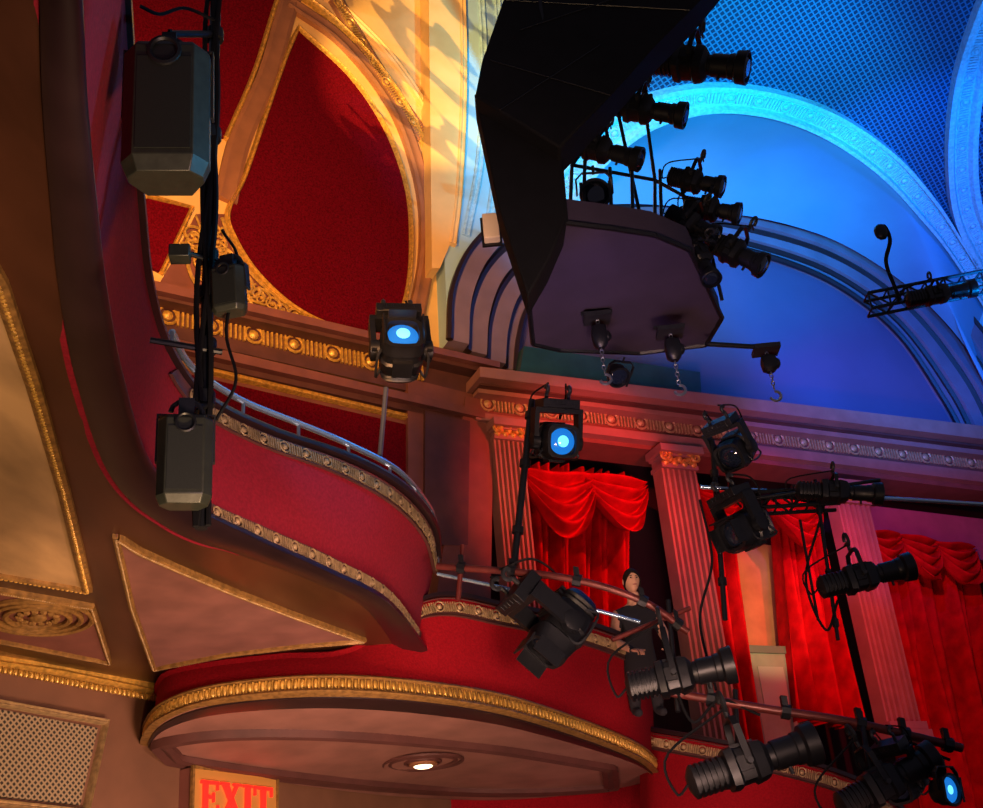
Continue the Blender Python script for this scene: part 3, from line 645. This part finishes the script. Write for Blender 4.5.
def mover(C,S,d,label,lens=CYL,upv=V((0,0,1)),lr=1,rr=.2,shut=False):
    c=pc(C); s=S*mpp(*C); d=V(d).normalized(); u=(upv-d*upv.dot(d)).normalized(); w=d.cross(u)
    r=s*rr
    hd=MB().lathe(c-d*s*.36,d,[(0,.5*r),(.04*s,.8*r),(.1*s,1.0*r),(.12*s,.9*r),(.15*s,1.02*r),(.17*s,.92*r),(.2*s,1.05*r),(.34*s,1.12*r),(.36*s,1.0*r),(.46*s,1.0*r),(.48*s,1.1*r),(.58*s,1.0*r),(.62*s,1.0*r),(.62*s,.8*r),(.56*s,.78*r)],24,up=u,sq=.7)
    for k in range(6): hd.box(c-d*s*(.26-.045*k)+u*r*1.08,d*s*.01,w*r*.6,u*r*.12)
    hd.box(c-d*s*.05-u*r*1.05,d*s*.1,w*r*.5,u*r*.15)
    ln=MB().lathe(c+d*s*.2,d,[(0,.78*r*lr),(.015*s,.70*r*lr),(.04*s,.4*r*lr)],24)
    ex=[('lens_glow_core',MB().lathe(c+d*s*.23,d,[(0,.36*r),(.015*s,.34*r),(.03*s,.18*r)],16),CYC)] if lens is CYL else []
    if shut:
        bdm=MB()
        for q in(-1,1): bdm.box(c+d*s*.31+w*q*r*.98,w*r*.04,u*r*.7,d*s*.07)
        bdm.box(c+d*s*.31+u*r*.98,u*r*.04,w*r*.7,d*s*.07)
        ex.append(('barn_door',bdm,BLACK))
    yk=MB()
    for q in(-1,1):
        yk.box(c+w*q*r*1.38+u*s*.14,w*r*.14,d*r*.42,u*s*.22); yk.lathe(c+w*q*r*1.1,w*q,[(0,r*.5),(r*.45,r*.5),(r*.5,r*.35)],16)
    yk.box(c+u*s*.37,w*r*1.5,d*r*.45,u*s*.03)
    bs=MB().box(c+u*s*.45,w*r*1.15,d*r*.8,u*s*.055); bs.box(c+u*s*.42,w*r*.8,d*r*.85,u*s*.02)
    for k in range(5): bs.box(c+u*s*.45+w*r*(k-2)*.35+d*r*.82,w*r*.06,d*r*.02,u*s*.04)
    cls=[]
    for q in(-1,1):
        cl=MB(); b=c+u*s*.5+w*q*r*.7; cl.cyl(b,b+u*s*.08,r*.12,n=8); cl.tube([b+u*s*.08+(u*(1-math.cos(t))+d*math.sin(t))*s*.045 for t in [i*.5 for i in range(10)]],r*.12,6); cls.append(('clamp',cl,DKGREY))
    cb=MB()
    for q in(-.5,.6): cb.tube(spl([c+u*s*.45-d*r*.8+w*r*q,c+u*s*.3-d*r*1.6+w*r*q*1.6,c+u*s*.55-d*r*1.3+w*r*q*2,c+u*s*.7+w*r*q],18),r*.06,5)
    hn=MB()
    for q in(-1,1): hn.tube(spl([c-d*s*.2+w*q*r*.95-u*r*.3,c-d*s*.2+w*q*r*1.25-u*r*.9,c+d*s*.1+w*q*r*1.25-u*r*.9,c+d*s*.1+w*q*r*.95-u*r*.3],14),r*.07,6)
    return T('moving_head_light',[('head',hd,BLACK),('lens',ln,lens),('yoke',yk,BLACK),('base',bs,BLACK,dict(bev=.008)),('cable',cb,BLACKM),('handle',hn,DKGREY)]+cls+ex,label,'stage light',group='black moving head stage lights')
mover((401,350,8.6),100,(.22,-1,.25),'black moving head light with glowing cyan lens on pole',shut=True)
mover((556,442,9.6),84,(.35,-1,-.45),'black moving head light with glowing cyan lens')
mover((735,452,9.6),72,(-.5,-.6,-.6),'black moving head light on vertical pipe',GLASS)
mover((745,530,9.4),84,(-.8,-.5,-.35),'large black moving head light with barn shutters',GLASS,shut=True)
mover((560,629,8.64),122,(-.62,-.28,-.80),'large black moving head light hanging from rail pipe',GLASS,shut=True,rr=.175)
mover((905,782,8.2),84,(-.5,-.5,-.35),'black moving head light on lower pipe',GLASS,rr=.17)
par((948,790,8.0),15,(.75,-1,-.1),'black spotlight with glowing cyan lens',CYL)
ellip((626,688,8.3),(734,664,8.2),18,'black ellipsoidal spotlight with blue lens under rail pipe',BLL,hang=2.6)
ellip((688,784,8.2),(816,742,8.2),21,'black ellipsoidal spotlight with square colour frame',hang=2.2)
ellip((818,588,9.3),(912,566,9.3),14,'black ellipsoidal spotlight on side ladder',hang=2)
ellip((795,490,9.4),(882,494,9.4),11,'black ellipsoidal spotlight mounted on pipe end',BLL,hang=1.5)
ellip((838,808,8.1),(935,757,8.1),18,'black ellipsoidal spotlight on lower pipe',hang=2.2)
# ---- speakers
def speaker(C,wp,hp_,yaw,label,tilt=.15):
    c=pc(C); k=mpp(*C); w=wp*k; h=hp_*k; f=V((math.sin(yaw),-math.cos(yaw),-tilt)).normalized(); a=Z.cross(f).normalized()*-1; u=f.cross(a); u=u if u.z>0 else -u
    def sec(z,sc=1,fr=1): 
        return [c+u*z+a*x*w*sc+f*y*w*fr for x,y in[(-.34,.40),(.34,.40),(.5,.18),(.5,.0),(.30,-.42),(-.30,-.42),(-.5,.0),(-.5,.18)]]
    cb=MB().ring([sec(-h*.5,.86,.74),sec(-h*.40),sec(h*.46),sec(h*.5,.92,.9)],8)
    gr=MB().box(c+f*w*.405,a*w*.31,u*h*.36,f*w*.010)
    tr=MB().tube([c+u*h*.40+f*w*.43+(a*math.cos(t)+u*math.sin(t))*w*.17 for t in [j*math.pi/8 for j in range(16)]],w*.035,6,True)
    br=MB()
    br.sweep([c+a*w*.52,c+a*w*.52+u*h*.54,c-a*w*.52+u*h*.54,c-a*w*.52],[f]*4,[(-.004,-.018),(.004,-.018),(.004,.018),(-.004,.018)])
    br.cyl(c+u*h*.53,c+u*h*.66,.012,n=8)
    cl=MB(); cl.box(c+u*h*.64,a*.025,f*.02,u*.03); cl.tube([c+u*h*.59+a*.05*math.cos(t)+u*.04*math.sin(t) for t in [i*.5 for i in range(13)]],.009,6)
    cb2=MB().tube(spl([c-f*w*.4,c-f*w*.5+u*h*.4,c+u*h*.75],14),.008,5)
    return T('loudspeaker',[('cabinet',cb,SPKB,dict(bev=.003,smooth=20)),('grille',gr,SPK),('steering_ring',tr,BLACK),('bracket',br,DKGREY),('clamp',cl,DKGREY),('cable',cb2,BLACKM)],label,'speaker',group='black loudspeakers on hanging pipe')
speaker((168,120,3.3),84,142,.15,'large dark grey loudspeaker cabinet hanging on pipe')
speaker((230,292,3.6),36,48,-.2,'small black loudspeaker clamped to vertical pipe')
speaker((185,463,3.5),54,90,.25,'medium black loudspeaker hanging at the pipe end')
tb_=ay(180,254,3.55)
T('junction_box',[('housing',MB().box(tb_,V((.036,.005,0)),V((-.004,.03,0)),Z*.026),SPKB,dict(bev=.004)),('mounting_bracket',MB().box(tb_+V((.01,.02,.034)),V((.02,0,0)),V((0,.01,0)),Z*.008),DKGREY)],'tiny black box on side arm of hanging pipe','box')
YP=3.65
vp=MB(); top=ay(219,-120,YP); bot=ay(206,528,YP); bot=V((top.x,top.y,bot.z)); vp.cyl(top,bot,.022,n=12)
cabs=MB()
for q in range(3):
    cabs.tube([V((top.x+.028*math.cos(q*2+i*.35),top.y-.03+.015*math.sin(i*.5),top.z-(top.z-bot.z)*i/30)) for i in range(31)],.010,6)
cabs.tube(spl([ay(222,230,3.6),ay(238,262,3.6),ay(226,330,3.6),ay(236,380,3.6),ay(216,420,3.6)],24),.006,5)
cabs.tube(spl([ay(140,6,3.3),ay(160,14,3.35),ay(185,8,3.45),ay(214,20,3.6)],20),.007,5)
arms=MB()
arms.cyl(ay(150,340,3.55),ay(222,352,YP),.011,n=8); arms.cyl(ay(170,34,3.3),ay(216,34,YP),.014); arms.cyl(ay(180,250,3.55),ay(214,262,YP),.010); arms.cyl(ay(185,408,3.5),ay(210,405,YP),.012)
for yy in(40,140,262,300,352,405,440): arms.lathe(V((top.x,top.y,ay(213,yy,YP).z)),Z,[(0,.036),(.05,.036)],10)
T('hanging_pipe',[('pipe',vp,BLACK),('cable_bundle',cabs,BLACKM),('side_arm',arms,BLACK)],'vertical black hanging pipe wrapped with cables','pipe')
# ---- pipes
def pipe(pts,r,mat,label,clamps=(),nm='rail_pipe'):
    P=[pc(p) for p in pts]; P=spl(P,24) if len(P)>2 else P; m=MB().tube(P,r,10)
    cs=[]; PP=evn(P,20)
    for t in clamps:
        c=MB(); q=PP[int(t*20)]; dd=(PP[min(20,int(t*20)+1)]-PP[max(0,int(t*20)-1)]).normalized(); c.lathe(q-dd*.03,dd,[(0,r*1.7),(.06,r*1.7)],8); c.box(q+Z*r*2,dd*.02,V((0,.03,0)),Z*r*1.5); cs.append(('clamp',c,BLACK))
    T(nm,[('pipe',m,mat)]+cs,label,'pipe')
pipe([(437,566,8.6),(560,577,8.4),(640,600,8.4),(688,632,8.5)],.027,PIPE,'reddish brown lighting pipe along the box front',(.1,.3,.55,.8,.95))
pipe([(437,574,8.8),(540,596,8.8),(640,622,8.9)],.014,CHROME,'thin shiny rail below the lighting pipe')
pipe([(668,692,8.4),(760,708,8.3),(850,722,8.3),(962,748,8.4)],.03,PIPE,'reddish lighting pipe along the side box',(.15,.4,.65,.8,.95))
pipe([(700,487,9.5),(800,493,9.5),(1010,506,9.7)],.018,CHROME,'horizontal blue-lit steel pipe',(.1,.3,.45))
pipe([(386,388,8.6),(380,456,8.5)],.02,STEEL,'short steel post carrying a moving light')
pipe([(532,400,9.6),(514,565,9.6)],.03,BLACK,'vertical black pipe beside curtain',(.1,.4,.8))
pipe([(712,440,9.6),(725,620,9.5)],.022,BLACK,'vertical black pipe carrying moving lights',(.2,.5,.8))
pipe([(815,480,9.5),(838,640,9.4)],.016,BLACK,'vertical black pipe of side lighting ladder',(.2,.6,.9))
pipe([(800,520,9.5),(818,620,9.4)],.012,BLACK,'thin black rail of side lighting ladder')
pipe([(463,545,8.6),(458,600,8.6)],.02,PIPE,'short upright pipe on the box rail')
pipe([(668,600,8.5),(678,712,8.4)],.018,BLACK,'short black drop pipe between lighting rails')
pipe([(735,690,8.4),(738,750,8.3)],.018,BLACK,'short black drop pipe')
pipe([(612,640,8.4),(690,608,8.5)],.018,PIPE,'reddish cross pipe clamped to rail')
pipe([(860,712,8.3),(872,780,8.2)],.018,BLACK,'short black drop pipe at lower rail')
pipe([(708,344,9.0),(776,348,9.1)],.022,BLACK,'short black pipe under the gantry platform')
pipe([(745,500,9.4),(880,480,9.4)],.016,BLACK,'black cross pipe with fixtures')
def truss(A,B,h,bays,label,mat=BLACKM):
    a,b=pc(A),pc(B); d=(b-a); n=V((0,1,0)); w=.16; ch=MB(); br=MB(); H=Z*h
    cs=[V(),H,n*w,H+n*w]
    for o in cs: ch.cyl(a+o,b+o,.017,n=8)
    for i in range(bays):
        p=a+d*i/bays; q=a+d*(i+1)/bays
        for o in(V(),n*w): br.cyl(p+o,q+o+H,.01,n=6) if i%2 else br.cyl(p+o+H,q+o,.01,n=6)
        br.cyl(p,p+n*w,.01,n=6); br.cyl(p+H,p+H+n*w,.01,n=6); br.cyl(p+n*w*0,p+H,.01,n=6)
    T('lighting_truss',[('chord',ch,mat),('brace',br,mat)],label,'truss')
truss((872,308,10),(1040,275,10.3),.17,9,'black box truss lit blue near the vault',M('blue_black_truss',(.01,.02,.03),.5,.2))
truss((745,508,9.4),(840,503,9.5),.14,6,'small black truss section between fixtures')
ellip((905,300,9.9),(975,288,9.9),9,'small black spotlight hanging in the truss',hang=1.5)
cbm=MB().tube(spl([pc(q) for q in[(876,232,10),(884,226,10),(890,240,10),(886,262,10),(894,285,10),(900,300,10)]],30),.02,6)
T('hanging_cable',[('cable',cbm,BLACKM),('connector',MB().sph(ay(881,232,10),V((.07,0,0)),V((0,.05,0)),Z*.09),BLACK)],'black cable loop hanging above truss','cable')
for pts,lb in (([(700,500,9.5),(712,560,9.4),(700,620,9.4),(716,690,9.2)],'black power cable hanging below the moving lights'),([(662,640,8.4),(690,720,8.3),(720,700,8.3),(760,715,8.3)],'black cable looping under the rail pipe'),([(850,730,8.3),(862,770,8.2),(900,742,8.3),(950,760,8.3)],'black cable looping under the lower pipe'),([(820,520,9.4),(806,580,9.4),(826,630,9.4),(838,600,9.4)],'black cable on the side ladder')):
    T('hanging_cable',[('hanging_cable',MB().tube(spl([pc(q) for q in pts],30),.011,6),BLACKM)],lb,'cable')
# ---- hoists
def hoist(x,y0,y1,Y,label):
    a=ay(x,y0,Y); k=mpp(x,y0,Y); H=(y1-y0)*k*1.1
    pl_=MB().box(a+Z*.0,V((.11,0,0)),V((0,.09,0)),Z*.02); pl_.box(a+Z*.05,V((.13,0,0)),V((0,.02,0)),Z*.01)
    bd=MB().lathe(a-Z*H*.12,-Z,[(0,.03),(.02,.06),(H*.15,.07),(H*.3,.06),(H*.36,.03)],14,sq=.6); bd.sph(a+V((.06,0,-H*.3)),V((.04,0,0)),V((0,.05,0)),Z*.05)
    ch=MB()
    z=0; i=0
    while z<H*.85:
        c=a-Z*z; o=V((1,0,0)) if i%2 else V((0,1,0))
        if z<H*.12 or z>H*.46: ch.tube([c+o*.014*math.cos(t)+Z*.024*math.sin(t) for t in [j*math.pi/4 for j in range(8)]],.005,4,True)
        z+=.036; i+=1
    hk=MB().tube([a-Z*H*.88+V((.045*math.sin(t),0,.045*math.cos(t)-.045)) for t in [j*.45 for j in range(11)]],lambda q:.013,6)
    T('chain_hoist',[('motor_body',bd,BLACK),('mount_plate',pl_,DKGREY),('chain',ch,STEEL),('hook',hk,STEEL)],label,'hoist',group='chain hoists with steel hooks')
hoist(597,318,384,8.7,'black chain hoist with silver hook under platform')
hoist(670,332,394,8.7,'black chain hoist with silver hook under platform')
hoist(766,350,398,9.1,'black chain hoist with hook at pipe end')
pb_=MB().box(ay(491,228,8.8),V((.07,0,0)),V((0,.05,0)),Z*.13)
T('projector_box',[('housing',pb_,WHITE,dict(bev=.01)),('bracket',MB().box(ay(491,228,8.8)+V((.0,.06,0)),V((.09,0,0)),V((0,.015,0)),Z*.15),BLACK)],'small white lamp box fixed beside the gantry','light')
# ---------------------------------------------------------------- person
def person():
    head=ay(631,582,11.3); fz=FZ+.02; x,y=head.x,head.y; ht=head.z
    sh=ht-.29
    nodes={'pel':((0,.05,sh-.52),.15),'sp':((0,.04,sh-.28),.14),'ch':((0,.03,sh-.08),.16),'nk':((0,.01,sh+.06),.062),'hd':((0,-.01,sh+.20),.07),
      'sl':((-.18,.02,sh-.04),.07),'el':((-.25,-.05,sh-.31),.05),'wl':((-.16,-.28,sh-.46),.035),
      'sr':((.18,.02,sh-.04),.07),'er':((.26,-.05,sh-.31),.05),'wr':((.18,-.28,sh-.46),.035),
      'hl':((-.1,.05,sh-.60),.10),'kl':((-.11,.02,(sh-.6+fz)/2+.05),.075),'al':((-.11,.06,fz+.09),.05),'tl':((-.12,-.10,fz+.04),.04),
      'hr':((.1,.05,sh-.60),.10),'kr':((.11,.02,(sh-.6+fz)/2+.05),.075),'ar':((.11,.06,fz+.09),.05),'tr':((.12,-.10,fz+.04),.04)}
    es=[('pel','sp'),('sp','ch'),('ch','nk'),('nk','hd'),('ch','sl'),('sl','el'),('el','wl'),('ch','sr'),('sr','er'),('er','wr'),('pel','hl'),('hl','kl'),('kl','al'),('al','tl'),('pel','hr'),('hr','kr'),('kr','ar'),('ar','tr')]
    ks=list(nodes); me=bpy.data.meshes.new('p'); me.from_pydata([nodes[k][0] for k in ks],[(ks.index(a),ks.index(b)) for a,b in es],[])
    o=bpy.data.objects.new('p',me); bpy.context.collection.objects.link(o)
    o.modifiers.new('k','SKIN'); sb=o.modifiers.new('s','SUBSURF'); sb.levels=2; sb.render_levels=2
    for i,k in enumerate(ks):
        r=nodes[k][1]; me.skin_vertices[0].data[i].radius=(r,r*(.72 if k in('pel','sp','ch') else 1)); me.skin_vertices[0].data[i].use_root=(k=='pel')
    dg=bpy.context.evaluated_depsgraph_get(); ev=o.evaluated_get(dg).to_mesh()
    mb=MB().add([v.co.copy() for v in ev.vertices],[tuple(p.vertices) for p in ev.polygons]); nb=len(mb.f)
    bpy.data.objects.remove(o)
    hc=V((0,-.02,ht))
    n,m=24,18; rs=[]
    for i in range(m+1):
        th=math.pi*(i/m*.98+.01); ring=[]
        for j in range(n):
            ph=2*math.pi*j/n; X=math.sin(th)*math.cos(ph);Y=math.sin(th)*math.sin(ph);Zc=math.cos(th)
            wx=.078*(1-.28*max(0,-Zc)); yy=.098
            p=V((X*wx,Y*yy,Zc*.118))
            if Y<-.2:
                if abs(X)<.16 and -.35<Zc<.08: p.y-=.022*(1-abs(X)/.16)
                if .12<abs(X)<.5 and -.02<Zc<.2: p.y+=.010
                if abs(X)<.3 and -.62<Zc<-.4: p.y-=.006
                if Zc<-.75: p.y-=.012
            ring.append(hc+p)
        rs.append(ring)
    mb.ring(rs,n)
    for s in(-1,1): mb.sph(hc+V((s*.08,.005,-.005)),V((.012,0,0)),V((0,.022,0)),Z*.033,8,6)
    for s,k in((-1,'wl'),(1,'wr')):
        w=V(nodes[k][0]); d=V((s*-.25,-1,-.25)).normalized(); sd=V((1,-.1*s,0)).normalized()
        mb.sph(w+d*.05,sd*.042,d*.055,Z*.018,10,8)
        for f,(dx,L) in enumerate([(-.03,.065),(-.010,.078),(.010,.072),(.029,.055)]):
            b=w+d*.09+sd*dx; mb.tube(spl([b,b+d*L*.5,b+d*L*.8-Z*.02,b+d*L*.85-Z*.045],8),lambda q:.0095*(1-.3*q),6)
        b=w+d*.04-sd*s*.04; mb.tube([b,b-sd*s*.02+d*.03,b-sd*s*.022+d*.06],lambda q:.011*(1-.3*q),6)
    yaw=Matrix.Rotation(.2,3,'Z')
    mb.v=[V((x,y,0))+ (yaw@V((p.x,p.y,0))) + Z*p.z for p in mb.v]
    ob=mb.obj('person',SKIN,smooth=80); ob.data.materials.append(SHIRT)
    c=ob.location
    for i,p in enumerate(ob.data.polygons):
        if i<nb:
            w=p.center+c; l=yaw.inverted()@V((w.x-x,w.y-y,0)); z=w.z
            if (z<sh+.04 and abs(l.x)<.19 and z>sh-.7) or z<sh-.5 and l.y>-.15: p.material_index=1
    def loc(p): return V((x,y,0))+(yaw@V((p.x,p.y,0)))+Z*p.z
    hb=MB(); rs=[]
    for i in range(13):
        ring=[]
        for j in range(28):
            ph=2*math.pi*j/28; fr=max(0,-math.sin(ph)); th=math.pi*(.01+i/12*(.66-.36*fr**1.3))
            ring.append(loc(hc+V((math.sin(th)*math.cos(ph)*.087,math.sin(th)*math.sin(ph)*.109,math.cos(th)*.130))))
        rs.append(ring)
    hb.ring(rs,28); hb.sph(loc(hc+V((0,.11,-.02))),V((.035,0,0)),V((0,.03,0)),Z*.045)
    ey=[MB(),MB()]
    for s in(-1,1):
        e=ey[(s+1)//2]; e.sph(loc(hc+V((s*.03,-.088,.01))),V((.011,0,0)),V((0,.006,0)),Z*.006,8,5); e.box(loc(hc+V((s*.031,-.092,.03))),V((.015,0,0)),V((0,.004,0)),Z*.003)
    mo=MB().sph(loc(hc+V((0,-.093,-.058))),V((.022,0,0)),V((0,.006,0)),Z*.006,8,5)
    for nm,q,mt in(('hair',hb,HAIR),('eye',ey[0],EYEM),('eye',ey[1],EYEM),('mouth',mo,M('lip',(.3,.07,.06),.5))):
        k=q.obj(nm,mt,smooth=70); k.parent=ob; k.location-=ob.location
    ob['label']='person in black sleeveless top with dark hair standing behind box rail'; ob['category']='person'
    return V((x,y,ht))
hd_=person()
# ---------------------------------------------------------------- lights
def spot(loc,tgt,col,e,ang,r=.3,blend=.6,nm='spot',streaks=None):
    l=bpy.data.lights.new(nm,'SPOT'); l.color=col; l.energy=e; l.spot_size=math.radians(ang); l.spot_blend=blend; l.shadow_soft_size=r
    if streaks:  # noise in lamp strength imitates light streaked by gantry shadows
        l.use_nodes=True; nt=l.node_tree; em=nt.nodes['Emission']; tc=nt.nodes.new('ShaderNodeTexCoord'); mp=nt.nodes.new('ShaderNodeMapping'); nz=nt.nodes.new('ShaderNodeTexNoise'); rp=nt.nodes.new('ShaderNodeValToRGB'); m0=nt.nodes.new('ShaderNodeMapping')
        nt.links.new(tc.outputs['Normal'],m0.inputs[0]); m0.inputs['Rotation'].default_value=(0,0,streaks[2]); nt.links.new(m0.outputs[0],mp.inputs[0]); mp.inputs['Scale'].default_value=streaks[1]; nt.links.new(mp.outputs[0],nz.inputs['Vector'])
        nz.inputs['Scale'].default_value=streaks[0]; nz.inputs['Detail'].default_value=1; rp.color_ramp.elements[0].position=.46; rp.color_ramp.elements[1].position=.475
        rp.color_ramp.elements[0].color=(streaks[3],)*3+(1,); nt.links.new(nz.outputs['Fac'],rp.inputs[0]); nt.links.new(rp.outputs[0],em.inputs['Strength'])
    o=bpy.data.objects.new(nm,l); o.location=loc; o.rotation_euler=(V(tgt)-V(loc)).to_track_quat('-Z','Y').to_euler(); bpy.context.collection.objects.link(o)
spot((-1.6,6.2,9.2),W2.at(442,80),(1,.58,.14),5600,24,.01,.5,streaks=(6,(1,6,1),1.0,.22))
spot((-1.8,6.0,8.2),W2.at(330,160),(1,.46,.12),2000,70,.3)
spot((-.8,5.5,5.5),W2.at(300,330),(1,.45,.18),950,60,.4)
spot((.3,9.6,8.3),W1.at(494,70),(.12,.50,1),800,48,.02,streaks=(6,(1,5,1),.5,.3))
spot((5.5,9,5.5),W1.at(840,150),(.0,.25,1),3600,66,.3)
spot((3.2,8.5,8.6),PC.at(690,110),(.0,.55,1),3800,66,.15)
spot((6.8,9.5,9),W1.at(870,280),(.0,.15,1),2200,56,.02,.5)
spot((1.8,10.5,5.2),W1.at(740,410),(.9,.08,.30),360,70,.3)
spot((4.2,10.5,7.6),W1.at(860,470),(.25,.10,1),700,46,.1)
spot((3.0,11.8,7.4),W1.at(575,500),(1,.04,.02),680,62,.03)
spot((4.9,12.8,7.2),W1.at(770,590),(1,.04,.03),480,75,.03)
spot((4.4,11.6,6.2),W1.at(930,640),(1,.04,.12),520,60,.03)
spot((1,4,2.2),ay(400,560,9),(1,.60,.48),850,80,.4)  # unseen fill lamp added to lift the balcony and box fronts
spot((-.4,3,1.0),ah(120,480,2.55),(1,.62,.32),430,120,.1)  # unseen fill lamp added to brighten the panelled soffit
spot((.2,2.2,2.0),ay(110,250,4),(1,.6,.65),90,70,.3)
spot((-.5,6,1.0),WE.at(100,740),(1,.58,.28),500,90,.3)
spot((-.3,7,.8),ay(400,740,11),(1,.6,.5),360,100,.4)  # unseen fill lamp added low down to brighten the box underside
spot((2.0,7,1.2),ay(780,790,12),(1,.5,.4),420,60,.3)  # unseen fill lamp added for the dim side box front
spot((.9,9,5.2),hd_,(1,.68,.48),75,14,.05)  # unseen lamp added to brighten the person's face
spot((3.4,12.8,5.6),W1.at(757,620,-1),(1,.66,.34),420,32,.05)
spot((.5,3.6,4.3),ay(185,110,3.3),(.05,.55,1),60,50,.05)
spot((.6,6.4,6.2),ah(320,432,3.62),(.05,.5,1),90,40,.05)
spot((.6,7.6,5.0),PU.at(640,300),(.3,.22,1),40,80,.3)
w=bpy.data.worlds.new('w'); scene.world=w; w.use_nodes=True; w.node_tree.nodes['Background'].inputs[0].default_value=(.62,.56,.80,1); w.node_tree.nodes['Background'].inputs[1].default_value=.11
